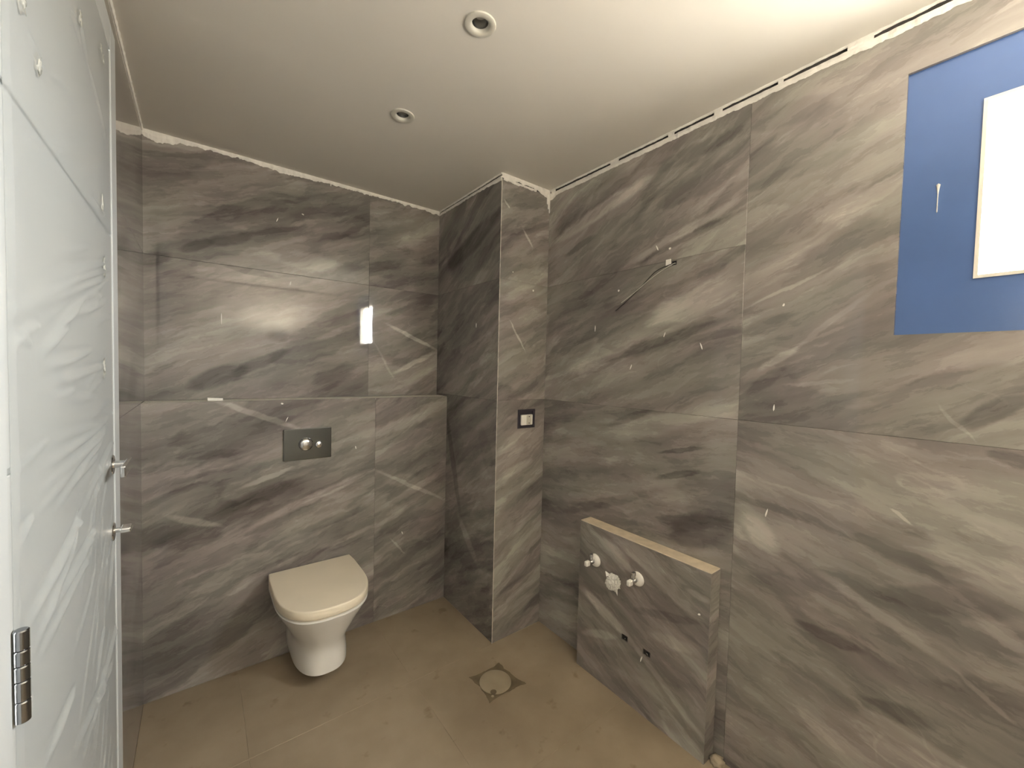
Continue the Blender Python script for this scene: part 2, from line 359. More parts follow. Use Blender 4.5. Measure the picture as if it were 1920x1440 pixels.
MAPS = {
    'AU': lambda u, v, d: (u, YU + d, v), 'AL': lambda u, v, d: (u, YL + d, v),
    'B': lambda u, v, d: (XB + d, -u, v), 'CL': lambda u, v, d: (XC + d, -u, v),
    'CR': lambda u, v, d: (u, YC + d, v), 'H': lambda u, v, d: (XH + d, -u, v),
    'L': lambda u, v, d: (XL - d, u, v), 'F': lambda u, v, d: (-u, YF - d, v),
    'HE': lambda u, v, d: (u, YH0 + d, v), 'LED': lambda u, v, d: (u, v, ZL - d),
    'FL': lambda u, v, d: (u, v, -d),
}
def tile(parent, key, u0, u1, v0, v1, ang=20.0, off=(0, 0), mat=None, holes=(), name='tile', ch=.0012, gap=(G, G, G, G)):
    """one tile with chamfered rim, optional rectangular cut-outs, UVs in metres"""
    mp = MAPS[key]
    u0 += gap[0]; u1 -= gap[1]; v0 += gap[2]; v1 -= gap[3]
    iu0, iu1, iv0, iv1 = u0 + ch, u1 - ch, v0 + ch, v1 - ch
    us = sorted({iu0, iu1, *[x for h in holes for x in h[:2]]}); vz = sorted({iv0, iv1, *[x for h in holes for x in h[2:]]})
    bm = bmesh.new(); cache = {}
    pu = bm.loops.layers.uv.new('print'); wu = bm.loops.layers.uv.new('wall')
    uvd = {}
    def V(u, v, d):
        k = (round(u, 6), round(v, 6), round(d, 6))
        if k not in cache:
            cache[k] = bm.verts.new(mp(u, v, d)); uvd[cache[k]] = (u, v)
        return cache[k]
    def inhole(u, v): return any(h[0] < u < h[1] and h[2] < v < h[3] for h in holes)
    for a, b_ in zip(us, us[1:]):
        for c_, d_ in zip(vz, vz[1:]):
            if not inhole((a+b_)/2, (c_+d_)/2): bm.faces.new((V(a,c_,0), V(b_,c_,0), V(b_,d_,0), V(a,d_,0)))
    for h in holes:
        for (p, q) in (((h[0],h[2]),(h[1],h[2])), ((h[1],h[2]),(h[1],h[3])), ((h[1],h[3]),(h[0],h[3])), ((h[0],h[3]),(h[0],h[2]))):
            bm.faces.new((V(*p,0), V(*q,0), V(*q,TH), V(*p,TH)))
    o1 = [(x, iv0) for x in us] + [(iu1, y) for y in vz[1:]] + [(x, iv1) for x in us[::-1][1:]] + [(iu0, y) for y in vz[::-1][1:-1]]
    def outw(p):
        return (u0 if p[0] == iu0 else u1 if p[0] == iu1 else p[0], v0 if p[1] == iv0 else v1 if p[1] == iv1 else p[1])
    n = len(o1)
    for i in range(n):
        p, q = o1[i], o1[(i+1) % n]; P_, Q_ = outw(p), outw(q)
        bm.faces.new((V(*p,0), V(*q,0), V(*Q_,ch), V(*P_,ch)))
        bm.faces.new((V(*P_,ch), V(*Q_,ch), V(*Q_,TH), V(*P_,TH)))
    t = math.radians(-ang); ct, st = math.cos(t), math.sin(t)
    for f in bm.faces:
        for l in f.loops:
            u, v = uvd[l.vert]
            l[wu].uv = (u, v); l[pu].uv = (u*ct - v*st + off[0], u*st + v*ct + off[1])
    bmesh.ops.recalc_face_normals(bm, faces=bm.faces)
    # make sure the front points into the room
    f0 = max(bm.faces, key=lambda f: f.calc_area()); c0 = f0.calc_center_median()
    want = Vector(mp(0, 0, -1)) - Vector(mp(0, 0, 0))
    if f0.normal.dot(want) < 0: bmesh.ops.reverse_faces(bm, faces=bm.faces)
    return from_bm(name, bm, mat or MAR.get(key, MAR['X']), parent, fix=False)

# ================================================================== THE ROOM
B = TH + .0005     # backing sits right behind the tiles
floor_ = struct(box('floor', (XL-.2, YF-.2, -.15), (XB+.2, YU+.2, -.0012), MT['dust']))
fx = [XL, .778 - .64, .778, XB]; fy = [YF, .432, 1.0725, 1.713, YU]
for i in range(3):
    for j in range(4):
        x0, x1, y0, y1 = fx[i], fx[i+1], fy[j], fy[j+1]
        if y0 > 1.7: y1 = YL
        if i == 2 and y0 > 1.7: x1 = XC
        tile(floor_, 'FL', x0, x1, y0, y1, mat=MT['floor'], ch=.0008)

# ceiling with cut-outs for the two downlights
LAMPS = [(.648, 1.037), (.642, 1.593)]
bm = bmesh.new()
out = [bm.verts.new(p) for p in ((XL-.2, YF-.2, H), (XB+.2, YF-.2, H), (XB+.2, YU+.2, H), (XL-.2, YU+.2, H))]
es = [bm.edges.new((out[i], out[(i+1) % 4])) for i in range(4)]
for (x, y) in LAMPS:
    c_ = [bm.verts.new((x + .036*math.cos(2*math.pi*i/32), y + .036*math.sin(2*math.pi*i/32), H)) for i in range(32)]
    es += [bm.edges.new((c_[i], c_[(i+1) % 32])) for i in range(32)]
bmesh.ops.triangle_fill(bm, use_beauty=True, use_dissolve=False, edges=es)
for f in bm.faces:
    if f.normal.z > 0: f.normal_flip()
bm_box(bm, (XL-.2, YF-.2, H+.07), (XB+.2, YU+.2, H+.17))
me = bpy.data.meshes.new('ceiling'); bm.to_mesh(me); bm.free()
ceil_ = struct(link('ceiling', me, MT['ceiling']))

# back wall above the ledge and the cistern boxing below it
TOP = H - .028
wall_back = struct(box('wall_back', (XL-.2, YU+B, -.1), (XB+.2, YU+.15, H+.1), MT['cement']))
tile(wall_back, 'AU', XL-.004, .778, ZL, ZJ, 22, (3.1, 1.2)); tile(wall_back, 'AU', .778, XC+.004, ZL, ZJ, 22, (5.7, 4.4))
tile(wall_back, 'AU', XL-.004, .778, ZJ, H-.012, 22, (3.34, .605)); tile(wall_back, 'AU', .778, XC+.004, ZJ, H-.012, 22, (8.3, 2.9))
wall_box = struct(box('wall_back_boxing', (XL, YL+B, 0), (XC, YU+B, ZL-B), MT['cement']))
tile(wall_box, 'AL', XL-.004, .775, 0, ZL, 19, (1.9, 7.2)); tile(wall_box, 'AL', .775, XC+.004, 0, ZL, 21, (6.4, 3.3))
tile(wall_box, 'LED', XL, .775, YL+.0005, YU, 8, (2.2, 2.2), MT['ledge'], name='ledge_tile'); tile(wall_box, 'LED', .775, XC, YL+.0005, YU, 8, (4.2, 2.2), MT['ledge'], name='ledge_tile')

# column in the corner
wall_col = struct(box('wall_column', (XC+B, YC+B, 0), (XB+.1, YU+B, H), MT['cement']))
BOX = (1.358, 1.482, 1.133, 1.236)
for (v0, v1, o1, o2) in ((0, ZL+.012, (1.3, 5.2), (9.1, 2.3)), (ZL+.012, ZJ, (2.9, 6.6), (7.7, 4.9)), (ZJ, TOP, (4.4, 8.1), (3.5, 9.2))):
    tile(wall_col, 'CL', -YU-.004, -YC, v0, v1, 30, o1, gap=(G, G, G, G))
    tile(wall_col, 'CR', XC, XB+.004, v0, v1, 27, o2, holes=[BOX] if v0 == 0 else (), gap=(G, G, G, G))

# pale grout smeared along the column's outer corner
bm = bmesh.new(); rows = []
for i in range(241):
    z = TOP*i/240; q = noise.noise((z*40, 3.3, 0)) + .6*noise.noise((z*130, 1.2, 4)); wd = max(.0007, .0016 + .0016*q + .002*max(0, (z-2.2)/.2))
    rows.append([bm.verts.new(p) for p in ((XC-.0006, YC+wd, z), (XC-.0012, YC-.0012, z), (XC+wd, YC-.0006, z), (XC+.003, YC+.003, z))])
for a_, c_ in zip(rows, rows[1:]):
    for k in range(4): bm.faces.new((a_[k], a_[(k+1) % 4], c_[(k+1) % 4], c_[k]))
bm.faces.new(rows[0]); bm.faces.new(rows[-1])
from_bm('corner_grout', bm, MT['ledge'], wall_col)

# right wall with the window opening
WY0, WY1, WZ0, WZ1 = -.32, .12, 1.71, 2.156            # glass opening
SY0, SY1, SZ0, SZ1 = -.46, .262, 1.574, 2.29           # blue surround
X0, X1 = XB + B, XB + .062
wall_right = struct(boxes('wall_right', [((X0, YF-.2, -.1), (X1, SY0, H+.1)), ((X0, SY1, -.1), (X1, YU+.2, H+.1)),
    ((X0, SY0, -.1), (X1, SY1, SZ0)), ((X0, SY0, SZ1), (X1, SY1, H+.1)),
    ((X0+.012, SY0, SZ0), (X1, WY0, SZ1)), ((X0+.012, WY1, SZ0), (X1, SY1, SZ1)), ((X0+.012, WY0, SZ0), (X1, WY1, WZ0)), ((X0+.012, WY0, WZ1), (X1, WY1, SZ1))], MT['cement']))
YJ = .668
HOLE = (-.957, -.933, 1.897, 1.9145)
tile(wall_right, 'B', -YC-.004, -YJ, 0, ZL+.012, 8, (2.7, 5.5))
tile(wall_right, 'B', -YC-.004, -YJ, ZL+.012, ZJ, 20, (5.1, 8.4), holes=[HOLE])
tile(wall_right, 'B', -YC-.004, -YJ, ZJ, TOP, 26, (7.2, 1.9))
SH = (-SY1, -SY0, SZ0, SZ1)
YK = YJ - 1.28
tile(wall_right, 'B', -YJ, -YK, 0, ZL+.012, -12, (4.6, 3.7))
tile(wall_right, 'B', -YJ, -YK, ZL+.012, TOP, 20, (8.8, 6.1), holes=[SH])
for v0, v1 in ((0, ZL+.012), (ZL+.012, ZJ), (ZJ, TOP)): tile(wall_right, 'B', -YK, -YF, v0, v1, 20, (v0+2, 3.3), MAR['X'])

# low boxing with two shut-off valves on the right wall
wall_low = struct(box('wall_low', (XH+B, YH0+B, 0), (XB+.004, YH1, ZH-.008), MT['cement']))
S1 = (-1.090, -1.057, .2685, .2950); S2 = (-.980, -.944, .2640, .2890)
tile(wall_low, 'H', -YH1, -YH0, 0, ZH-.003, -24, (3.9, 6.3), holes=[S1, S2], gap=(0, G, 0, 0))
MAPS['HS'] = MAPS['HE']
tile(wall_low, 'HE', XH, XB, 0, ZH-.003, 10, (1.1, 1.7), MAR['X'], gap=(G, 0, 0, 0))
box('plaster_cap', (XH+.001, YH0+.001, ZH-.009), (XB+.001, YH1, ZH), MT['capstone'], wall_low, bev=.0025)

# left wall with the door opening
DJ0, DJ1, DZ = .700, 1.625, 2.350
wall_left = struct(boxes('wall_left', [((XL-.15, DJ1-.012, -.1), (XL-B, YU+.15, H+.1)), ((XL-.15, YF-.2, -.1), (XL-B, DJ0+.012, H+.1)), ((XL-.15, DJ0, DZ-.012), (XL-B, DJ1, H+.1))], MT['cement']))
for v0, v1, o in ((0, ZL, (3.3, 1.1)), (ZL, ZJ, (6.6, 2.4)), (ZJ, H-.012, (9.3, 5.5))):
    tile(wall_left, 'L', DJ1, YU+.004 if v0 else YL+.004, v0, v1, 30, o, MAR['X'])
    tile(wall_left, 'L', YF, DJ0, v0, v1, 20, (o[0]+1, o[1]), MAR['X'])
tile(wall_left, 'L', DJ0, DJ1, DZ, H-.012, 20, (4, 4), MAR['X'])
wall_front = struct(box('wall_front', (XL-.2, YF-.15, -.1), (XB+.2, YF-B, H+.1), MT['cement']))
for v0, v1 in ((0, ZL), (ZL, ZJ), (ZJ, H-.012)):
    tile(wall_front, 'F', -XB, -XL, v0, v1, 20, (v0*3+1, 2.2), MT['paint'])

# ------------------------------------------------------------------ ragged plaster along the ceiling joint
def ribbon(name, key, u0, u1, top, low, rag, d=.004, step=.006, seed=0, parent=None, lump=0.0):
    """strip of plaster on a wall face; low(u) gives its lower edge below the ceiling, rag its raggedness"""
    mp = MAPS[key]; n = max(4, int((u1-u0)/step)); bm = bmesh.new(); cols = []
    for i in range(n+1):
        u = u0 + (u1-u0)*i/n
        q = noise.noise((u*38, seed*3.1, 0)) + .7*noise.noise((u*120, seed*5.7, 2)) + .5*noise.noise((u*9, seed*1.7, 5))
        t_ = top(u) if callable(top) else top
        l_ = max((low(u) if callable(low) else low) + rag*q, t_ + .0012)
        dd = d*(1 + .5*noise.noise((u*60, seed, 9)))
        rows = [(H-t_, .0005), (H-t_, -dd), (H-t_-(l_-t_)*.55, -dd*1.1-lump*max(0, q)), (H-l_, -dd*.35), (H-l_, .0005)]
        cols.append([bm.verts.new(mp(u, z, dp)) for z, dp in rows])
    for a, c_ in zip(cols, cols[1:]):
        for k in range(4): bm.faces.new((a[k], c_[k], c_[k+1], a[k+1]))
        bm.faces.new((a[4], c_[4], c_[0], a[0]))
    bm.faces.new(cols[0]); bm.faces.new(cols[-1])
    o = from_bm(name, bm, MT['plaster'], parent, smooth=False)
    return o
t1 = struct(ribbon('trim_1', 'AU', XL, XC, -.001, lambda u: .016 + .026*math.exp(-((u+.14)/.06)**2) + .013*math.exp(-((u-.37)/.10)**2) + .008*math.exp(-((u-1.19)/.05)**2), .008, seed=1))
t2 = struct(ribbon('trim_2', 'CL', -YU, -YC, -.001, .008, .002, seed=2)); ribbon('plaster_bead', 'CL', -YU, -YC, .016, lambda u: .028 + .008*max(0, (u+1.95)/.23), .005, seed=3, parent=t2)
t3 = struct(ribbon('trim_3', 'CR', XC, XB, -.001, lambda u: .020 + .022*math.exp(-((u-1.53)/.05)**2) + .012*math.exp(-((u-1.25)/.03)**2), .008, seed=4)); ribbon('plaster_bead', 'CR', XC+.01, XB-.1, .024, .033, .006, seed=14, parent=t3)
t4 = struct(ribbon('trim_4', 'B', -YC, -YF, -.001, .0075, .002, seed=5)); ribbon('plaster_bead', 'B', -YC, -YF, .019, lambda u: .038 + .015*math.exp(-((u+1.70)/.03)**2), .004, seed=6, parent=t4)
for k, (a, c_) in enumerate(((-1.70, -1.67), (-1.29, -1.245), (-.99, -.965), (-.80, -.77), (-.585, -.57), (-.40, -.34), (-.1, .1))):
    ribbon('plaster_bead', 'B', a, c_, .004, .022, .002, seed=20+k, parent=t4)
t5 = struct(ribbon('trim_5', 'L', YF, YU, -.001, .011, .002, seed=7))
# plaster drips down the inner corner beside the column
for (u, l) in ((1.540, .085), (1.5485, .105), (1.532, .06)):
    lathe('plaster_drip', [(0, 0), (.004, .006), (.0035, l*.6), (.006, l)], MT['plaster'], t3, 8, 'Z', (u, YC-.001, H-l-.02))

# ------------------------------------------------------------------ window
win = struct(empty('window_1', (XB+.05, (WY0+WY1)/2, WZ0)))
sx = XB + .010
boxes('surround', [((sx, SY0, SZ0), (sx+.0115, WY0, SZ1)), ((sx, WY1, SZ0), (sx+.0115, SY1, SZ1)), ((sx, WY0, SZ0), (sx+.0115, WY1, WZ0)), ((sx, WY0, WZ1), (sx+.0115, WY1, SZ1))], MT['blue'], win)['label'] = 'smooth blue-grey panel around the window, flare blue put into its colour'
e = .008
def ring4(name, x0, x1, y0, y1, z0, z1, e, mat):
    return boxes(name, [((x0, y0, z0), (x1, y0+e, z1)), ((x0, y1-e, z0), (x1, y1, z1)), ((x0, y0+e, z0), (x1, y1-e, z0+e)), ((x0, y0+e, z1-e), (x1, y1-e, z1))], mat, win)
ring4('frame', sx-.003, X1, WY0, WY1, WZ0, WZ1, e, MT['frame'])
ring4('sash', XB+.030, XB+.050, WY0+e, WY1-e, WZ0+e, WZ1-e, .005, MT['frame'])
box('pane', (XB+.038, WY0+e, WZ0+e), (XB+.042, WY1-e, WZ1-e), MT['glass'], win)

lathe('plaster_drip', [(0, 0), (.0012, .004), (.0012, .05), (.003, .066), (.0045, .074), (0, .078)], MT['plaster'], win, 10, 'Z', (sx, .192, 1.895))['label'] = 'white plaster drip on the blue panel'

# ------------------------------------------------------------------ door in the left wall
DX = -.187
door = struct(empty('door_1', (DX, .765, 0)))
box('jamb', (XL-.12, 1.545, 0), (DX, DJ1, DZ), MT['jamb'], door, bev=.002)
box('jamb', (XL-.12, DJ0, 0), (DX, .763, DZ), MT['jamb'], door, bev=.002)
box('head', (XL-.12, .763, 2.275), (DX, 1.545, DZ), MT['jamb'], door, bev=.002)
LF = DX - .002
leaf = box('leaf', (LF-.042, .766, .006), (LF-.004, 1.543, 2.272), MT['door'], door)
gz = [.006, .360, .835, 1.310, 1.785, 2.272]
for a, c_ in zip(gz, gz[1:]):
    box('panel', (LF-.006, .766, a+.0042), (LF, 1.543, c_-.0042), MT['door'], leaf, bev=.0012)
hg = empty('hinge', (LF+.007, .772, .985)); hg.parent = door; hg.matrix_parent_inverse = Matrix.Translation(-door.location)
zz = .990
for k, hh in enumerate((.028, .026, .020, .020, .026)):
    lathe('knuckle', [(.0062, 0), (.0074, .0012), (.0074, hh-.002), (.0062, hh-.0006)], MT['hinge'], hg, 20, 'Z', (LF+.008, .772, zz))
    zz += hh
# lever handle and thumb turn
hd = empty('handle', (LF, 1.475, 1.18)); hd.parent = door; hd.matrix_parent_inverse = Matrix.Translation(-door.location)
lathe('rose', [(.026, 0), (.026, .006), (.024, .008)], MT['chrome'], hd, 28, 'X', (LF, 1.475, 1.178))
lathe('neck', [(.010, .006), (.010, .036)], MT['chrome'], hd, 16, 'X', (LF, 1.475, 1.178))
box('lever', (LF+.032, 1.365, 1.164), (LF+.043, 1.488, 1.192), MT['chrome'], hd, bev=.003, seg=2)
lk = empty('thumb_turn', (LF, 1.475, 1.0)); lk.parent = door; lk.matrix_parent_inverse = Matrix.Translation(-door.location)
lathe('rose', [(.024, 0), (.024, .006), (.022, .008)], MT['chrome'], lk, 28, 'X', (LF, 1.475, 1.0))
lathe('spindle', [(.007, .006), (.007, .022)], MT['chrome'], lk, 14, 'X', (LF, 1.475, 1.003))
bm = bmesh.new(); bm_box(bm, (LF+.020, 1.455, .998), (LF+.042, 1.495, 1.010), .003, 2)
from_bm('turn_knob', bm, MT['chrome'], lk)

FOLDS = [(1.453, 1.704, 0.824, 1.539, 1.0), (1.49, 1.688, 0.75, 1.502, 1.2), (1.45, 1.668, 0.749, 1.49, 0.8), (1.446, 1.607, 0.955, 1.503, 0.9), (1.203, 1.572, 0.862, 1.454, 1.0), (1.052, 1.502, 0.881, 1.452, 0.9), (1.376, 1.598, 1.154, 1.54, 0.6), (1.248, 1.469, 0.839, 1.439, 1.0), (1.398, 1.433, 0.834, 1.416, 1.0), (0.9, 1.493, 0.765, 1.477, 0.6), (0.863, 1.472, 0.773, 1.466, 0.5), (1.426, 1.309, 0.916, 1.318, 0.9), (1.426, 1.305, 0.876, 1.285, 1.3), (1.41, 1.287, 0.851, 1.257, 1.2), (1.388, 1.277, 0.854, 1.235, 1.2), (1.353, 1.256, 0.937, 1.208, 1.0), (1.289, 1.242, 1.016, 1.217, 0.7), (1.515, 1.23, 1.13, 1.15, 0.9), (1.456, 1.198, 1.2, 1.129, 0.8), (1.13, 1.155, 0.797, 1.073, 1.3), (1.267, 1.084, 0.892, 1.048, 1.3), (1.194, 1.035, 0.86, 1.018, 1.0), (1.044, 1.084, 0.838, 1.039, 0.8), (1.109, 1.161, 1.044, 1.074, 0.8), (0.849, 1.234, 0.805, 1.202, 0.6), (1.57, 0.733, 1.099, 0.663, 1.2), (1.459, 0.66, 1.022, 0.726, 1.3), (1.356, 0.801, 1.226, 0.704, 0.8), (1.068, 0.833, 0.863, 0.857, 1.0), (0.835, 0.987, 0.773, 0.987, 0.7), (1.523, 0.98, 1.393, 0.822, 0.8), (1.103, 1.396, 0.882, 1.398, 0.5), (1.298, 1.374, 0.993, 1.375, 0.5), (0.93, 1.323, 0.739, 1.315, 0.4), (1.106, 2.086, 1.189, 2.09, 0.6), (1.191, 2.122, 1.262, 2.09, 0.6), (1.261, 2.079, 1.51, 1.989, 0.5), (0.865, 1.898, 0.964, 1.895, 0.4), (0.963, 1.891, 1.181, 1.962, 0.4), (1.424, 1.813, 1.269, 1.803, 0.6), (0.88, 1.769, 1.13, 1.828, 0.3)]
def film():
    ny, nz = 250, 700
    ys = np.linspace(.778, 1.528, ny); zs = np.linspace(.03, 2.262, nz)
    Y, Z = np.meshgrid(ys, zs, indexing='ij')
    D = np.full(Y.shape, .0022)
    rs = np.random.default_rng(3)
    extra = []
    for k in range(46):                                   # fine creases fanning out from the handle and the taped edge
        z0 = rs.uniform(.1, 1.75); y0 = rs.uniform(1.25, 1.5); a = math.radians(rs.uniform(200, 262) if z0 < 1.25 else rs.uniform(186, 205)); l = rs.uniform(.08, .4)
        extra.append((y0, z0, y0 + l*math.cos(a), z0 + l*math.sin(a), rs.uniform(.15, .4)))
    for (y0, z0, y1, z1, m_) in FOLDS + extra:
        dy, dz = y1-y0, z1-z0; L2 = dy*dy+dz*dz; L_ = math.sqrt(L2)
        t = ((Y-y0)*dy + (Z-z0)*dz)/L2; s = ((Y-y0)*dz - (Z-z0)*dy)/L_
        s = s + .006*np.sin(t*3.1 + y0*40)
        env = np.clip(t*6+.3, 0, 1)*np.clip((1-t)*2.2, 0, 1)
        wd = .004 + .007*np.clip(t, 0, 1)
        D += env*m_*1.15*(.0042*np.exp(-(s/wd)**2) - .0016*np.exp(-((s-2.2*wd)/wd)**2))
    D += .0012*(np.sin(Y*19+Z*7) * np.sin(Z*11-Y*5))
    edge = np.clip((1.528-Y)/.03, 0, 1)*np.clip((Y-.778)/.02, 0, 1)
    D = .0006 + np.clip(D, .0002, None)*edge
    verts = np.stack([LF + D, Y, Z], -1).reshape(-1, 3)
    idx = np.arange(ny*nz).reshape(ny, nz)
    faces = np.stack([idx[:-1, :-1], idx[1:, :-1], idx[1:, 1:], idx[:-1, 1:]], -1).reshape(-1, 4)
    me = bpy.data.meshes.new('protective_film'); me.from_pydata(verts.tolist(), [], faces.tolist())
    return link('protective_film', me, MT['film'], None, True)
fl = film(); tag(fl, 'wrinkled clear plastic film taped over the pale door', 'plastic film')
DABS = [(0.847, 1.924), (1.188, 2.126), (1.401, 2.194), (1.427, 2.184), (0.913, 1.88), (1.414, 1.682), (1.397, 1.433), (1.397, 1.831)]
def blob(name, loc, rad, mat, parent=None, seed=0, rough=.35, freq=3.0, sub=3):
    bm = bmesh.new(); bmesh.ops.create_icosphere(bm, subdivisions=sub, radius=1)
    for v in bm.verts:
        n_ = v.co.normalized(); k = 1 + rough*noise.noise(n_*freq + Vector((seed*7.3, seed*1.9, 0))) + rough*.6*noise.noise(n_*freq*2.7 + Vector((0, seed*3.3, 4)))
        v.co = Vector((n_.x*rad[0], n_.y*rad[1], n_.z*rad[2]))*k + Vector(loc)
    return from_bm(name, bm, mat, parent, smooth=True)
for k, (y, z) in enumerate(DABS):
    blob('tape_glint', (LF+.002, min(y, 1.52), min(z, 2.25)), (.003, .010, .014 if k < 5 else .022), MT['tape'], fl, seed=k, rough=.8, freq=2.2)  # pale dabs stand in for glints on the crumpled, taped film

# ------------------------------------------------------------------ wall-hung toilet
def d_outline(cx, w, front, back, n=40, p=2.5, straight=.42):
    """D-shaped plan: flat back at the wall, straight sides, rounded front"""
    pts = []; ys = back - (back-front)*straight
    pts.append((cx - w*.97, back))
    for i in range(1, 7): pts.append((cx - w*(.97+.03*min(1, i/2)), back + (ys-back)*i/6))
    for i in range(1, n):
        a = math.pi*i/n; c_, s_ = math.cos(a), math.sin(a)
        pts.append((cx - w*math.copysign(abs(c_)**(2/p), c_), ys - (ys-front)*abs(s_)**(2/p)))
    for i in range(6, 0, -1): pts.append((cx + w*(.97+.03*min(1, i/2)), back + (ys-back)*i/6))
    pts.append((cx + w*.97, back))
    return pts
def loft(name, secs, mat, parent, sharp=35):
    bm = bmesh.new(); rings = [[bm.verts.new((x, y, z)) for x, y in o] for o, z in secs]
    for A, B_ in zip(rings, rings[1:]):
        n = len(A)
        for i in range(n): bm.faces.new((A[i], A[(i+1) % n], B_[(i+1) % n], B_[i]))
    bm.faces.new(rings[0]); bm.faces.new(rings[-1])
    o = from_bm(name, bm, mat, parent, smooth=True); o.data.set_sharp_from_angle(angle=math.radians(sharp)); return o
TX = .449
toilet = tag(empty('toilet', (TX, YL, .08)), 'white wall-hung toilet with a closed lid on the back wall', 'toilet')
prof = [(.074, .106, 1.899, 2.5), (.0755, .111, 1.890, 2.5), (.080, .1145, 1.884, 2.5), (.105, .1155, 1.882, 2.45), (.135, .1135, 1.885, 2.4), (.160, .1115, 1.888, 2.35), (.185, .113, 1.886, 2.3), (.210, .119, 1.878, 2.3), (.240, .131, 1.862, 2.35), (.275, .147, 1.842, 2.4), (.310, .163, 1.823, 2.45), (.340, .178, 1.804, 2.5), (.365, .189, 1.789, 2.55), (.382, .1955, 1.780, 2.6), (.3865, .1945, 1.781, 2.6), (.3872, .192, 1.784, 2.6)]
loft('bowl', [(d_outline(TX, w_, f_, YL+.0005, p=p_), z) for z, w_, f_, p_ in prof], MT['porcelain'], toilet)
def slab(name, z0, z1, w, front, back, mat, r=.004):
    s = [(z0, -r), (z0+r*.3, -r*.3), (z0+r, 0), (z1-r, 0), (z1-r*.35, -r*.35), (z1-.0003, -r*.8), (z1, -r*1.6)]
    return loft(name, [(d_outline(TX, w+k, front-k, back, p=2.6), z) for z, k in s], mat, toilet, 50)
slab('seat', .3868, .3990, .187, 1.791, YL-.022, MT['lid'], .003)
slab('lid', .3935, .4330, .1955, 1.780, YL-.012, MT['lid'], .005)
for s in (-1, 1):
    lathe('lid_hinge', [(.009, 0), (.010, .002), (.010, .038), (.009, .040)], MT['lid'], toilet, 16, 'X', (TX + s*.10 - .02, YL-.013, .402))

# ------------------------------------------------------------------ flush plate
fp = tag(empty('flush_plate', (.432, YL, .974)), 'dark steel flush plate with two round buttons above the toilet', 'flush plate')
box('plate', (.322, YL-.010, .974), (.542, YL+.001, 1.131), MT['darkchrome'], fp, bev=.0022, seg=2)
lathe('large_button', [(.033, 0), (.033, .004), (.030, .010), (.022, .0145), (.010, .0165), (0, .017)], MT['chrome'], fp, 32, (0, -1, 0), (.421, YL-.010, 1.052))
lathe('small_button', [(.018, 0), (.018, .004), (.0155, .009), (.009, .012), (0, .013)], MT['chrome'], fp, 28, (0, -1, 0), (.481, YL-.010, 1.046))

# ------------------------------------------------------------------ ceiling downlights
for k, (x, y) in enumerate(LAMPS):
    dl = tag(empty('ceiling_downlight', (x, y, H)), ['round white recessed downlight farther from the toilet, in the ceiling', 'round white recessed downlight in the ceiling nearest the toilet wall'][k], 'downlight', 'recessed ceiling downlights')
    lathe('ring', [(.0235, .006), (.0245, .001), (.027, -.0025), (.030, -.0042), (.041, -.0046), (.0445, -.0034), (.046, -.0005), (.046, .0004)], MT['ring'], dl, 48, 'Z', (x, y, H), cap=False)
    lathe('reflector', [(.0245, .003), (.023, .014), (.020, .028), (.018, .034)], MT['brushed'], dl, 40, 'Z', (x, y, H), cap=False)
    lathe('lamp_lens', [(0, .020), (.006, .0205), (.012, .022), (.0165, .026), (.018, .033), (0, .034)], MT['bulb'], dl, 32, 'Z', (x, y, H), cap=False)

# added bowl uplighter, unseen behind the camera: warm fill for ceiling and walls
pb = tag(empty('added_fill_uplighter', (LX, LY, LZ)), 'added unseen bowl-shaped uplighter for warm fill light, hung on a black cord', 'added fill lamp')
lathe('bowl', [(.020, -.052), (.060, -.045), (.092, -.020), (.112, .012), (.120, .039), (.117, .039), (.108, .012), (.088, -.018), (.058, -.041), (.018, -.048)], MT['darkbox'], pb, 40, 'Z', (LX, LY, LZ))
for k in range(3):
    a_ = 2*math.pi*k/3
    tube('cord', [(LX+.116*math.cos(a_), LY+.116*math.sin(a_), LZ+.036), (LX+.06*math.cos(a_), LY+.06*math.sin(a_), LZ+.25), (LX+.006*math.cos(a_), LY+.006*math.sin(a_), H+.001)], .0012, MT['wire'], pb, 6)
lathe('lamp_holder', [(.017, -.050), (.017, -.030), (.013, -.028)], MT['white'], pb, 20, 'Z', (LX, LY, LZ))
lathe('glass_bulb', [(.012, -.031), (.022, -.024), (.031, -.012), (.034, 0), (.031, .014), (.022, .026), (.012, .032), (0, .034)], MT['glow'], pb, 24, 'Z', (LX, LY, LZ))

# ------------------------------------------------------------------ floor drain
fd = tag(empty('floor_drain', (1.090, 1.490, 0)), 'square floor drain with a round lid, coated in beige dust', 'floor drain')
corners = [(.998, 1.583), (1.172, 1.579), (1.193, 1.395), (.994, 1.403)]
bm = bmesh.new(); pts = []
for i in range(4):
    a, c_ = Vector(corners[i]), Vector(corners[(i+1) % 4]); nrm = Vector((c_.y-a.y, -(c_.x-a.x))).normalized()
    for k in range(16):
        t = k/16; inw = .010*math.sin(math.pi*t)**.8 + .006*noise.noise((i*3+t*6, 2.2, 0)) + .003*noise.noise((i*3+t*22, 7.2, 0))
        p = a.lerp(c_, t) + nrm*max(-.002, inw); pts.append(p)
top_ = [bm.verts.new((p.x, p.y, .0012)) for p in pts]; bot_ = [bm.verts.new((p.x, p.y, -.001)) for p in pts]
bm.faces.new(top_); bm.faces.new(bot_)
for i in range(len(pts)): bm.faces.new((top_[i], top_[(i+1) % len(pts)], bot_[(i+1) % len(pts)], bot_[i]))
from_bm('plate', bm, MT['drain'], fd)
lathe('round_lid', [(.0735, .0008), (.0735, .0030), (.0715, .0042), (.05, .0046), (0, .0048)], MT['drainlid'], fd, 48, 'Z', (1.083, 1.487, 0))
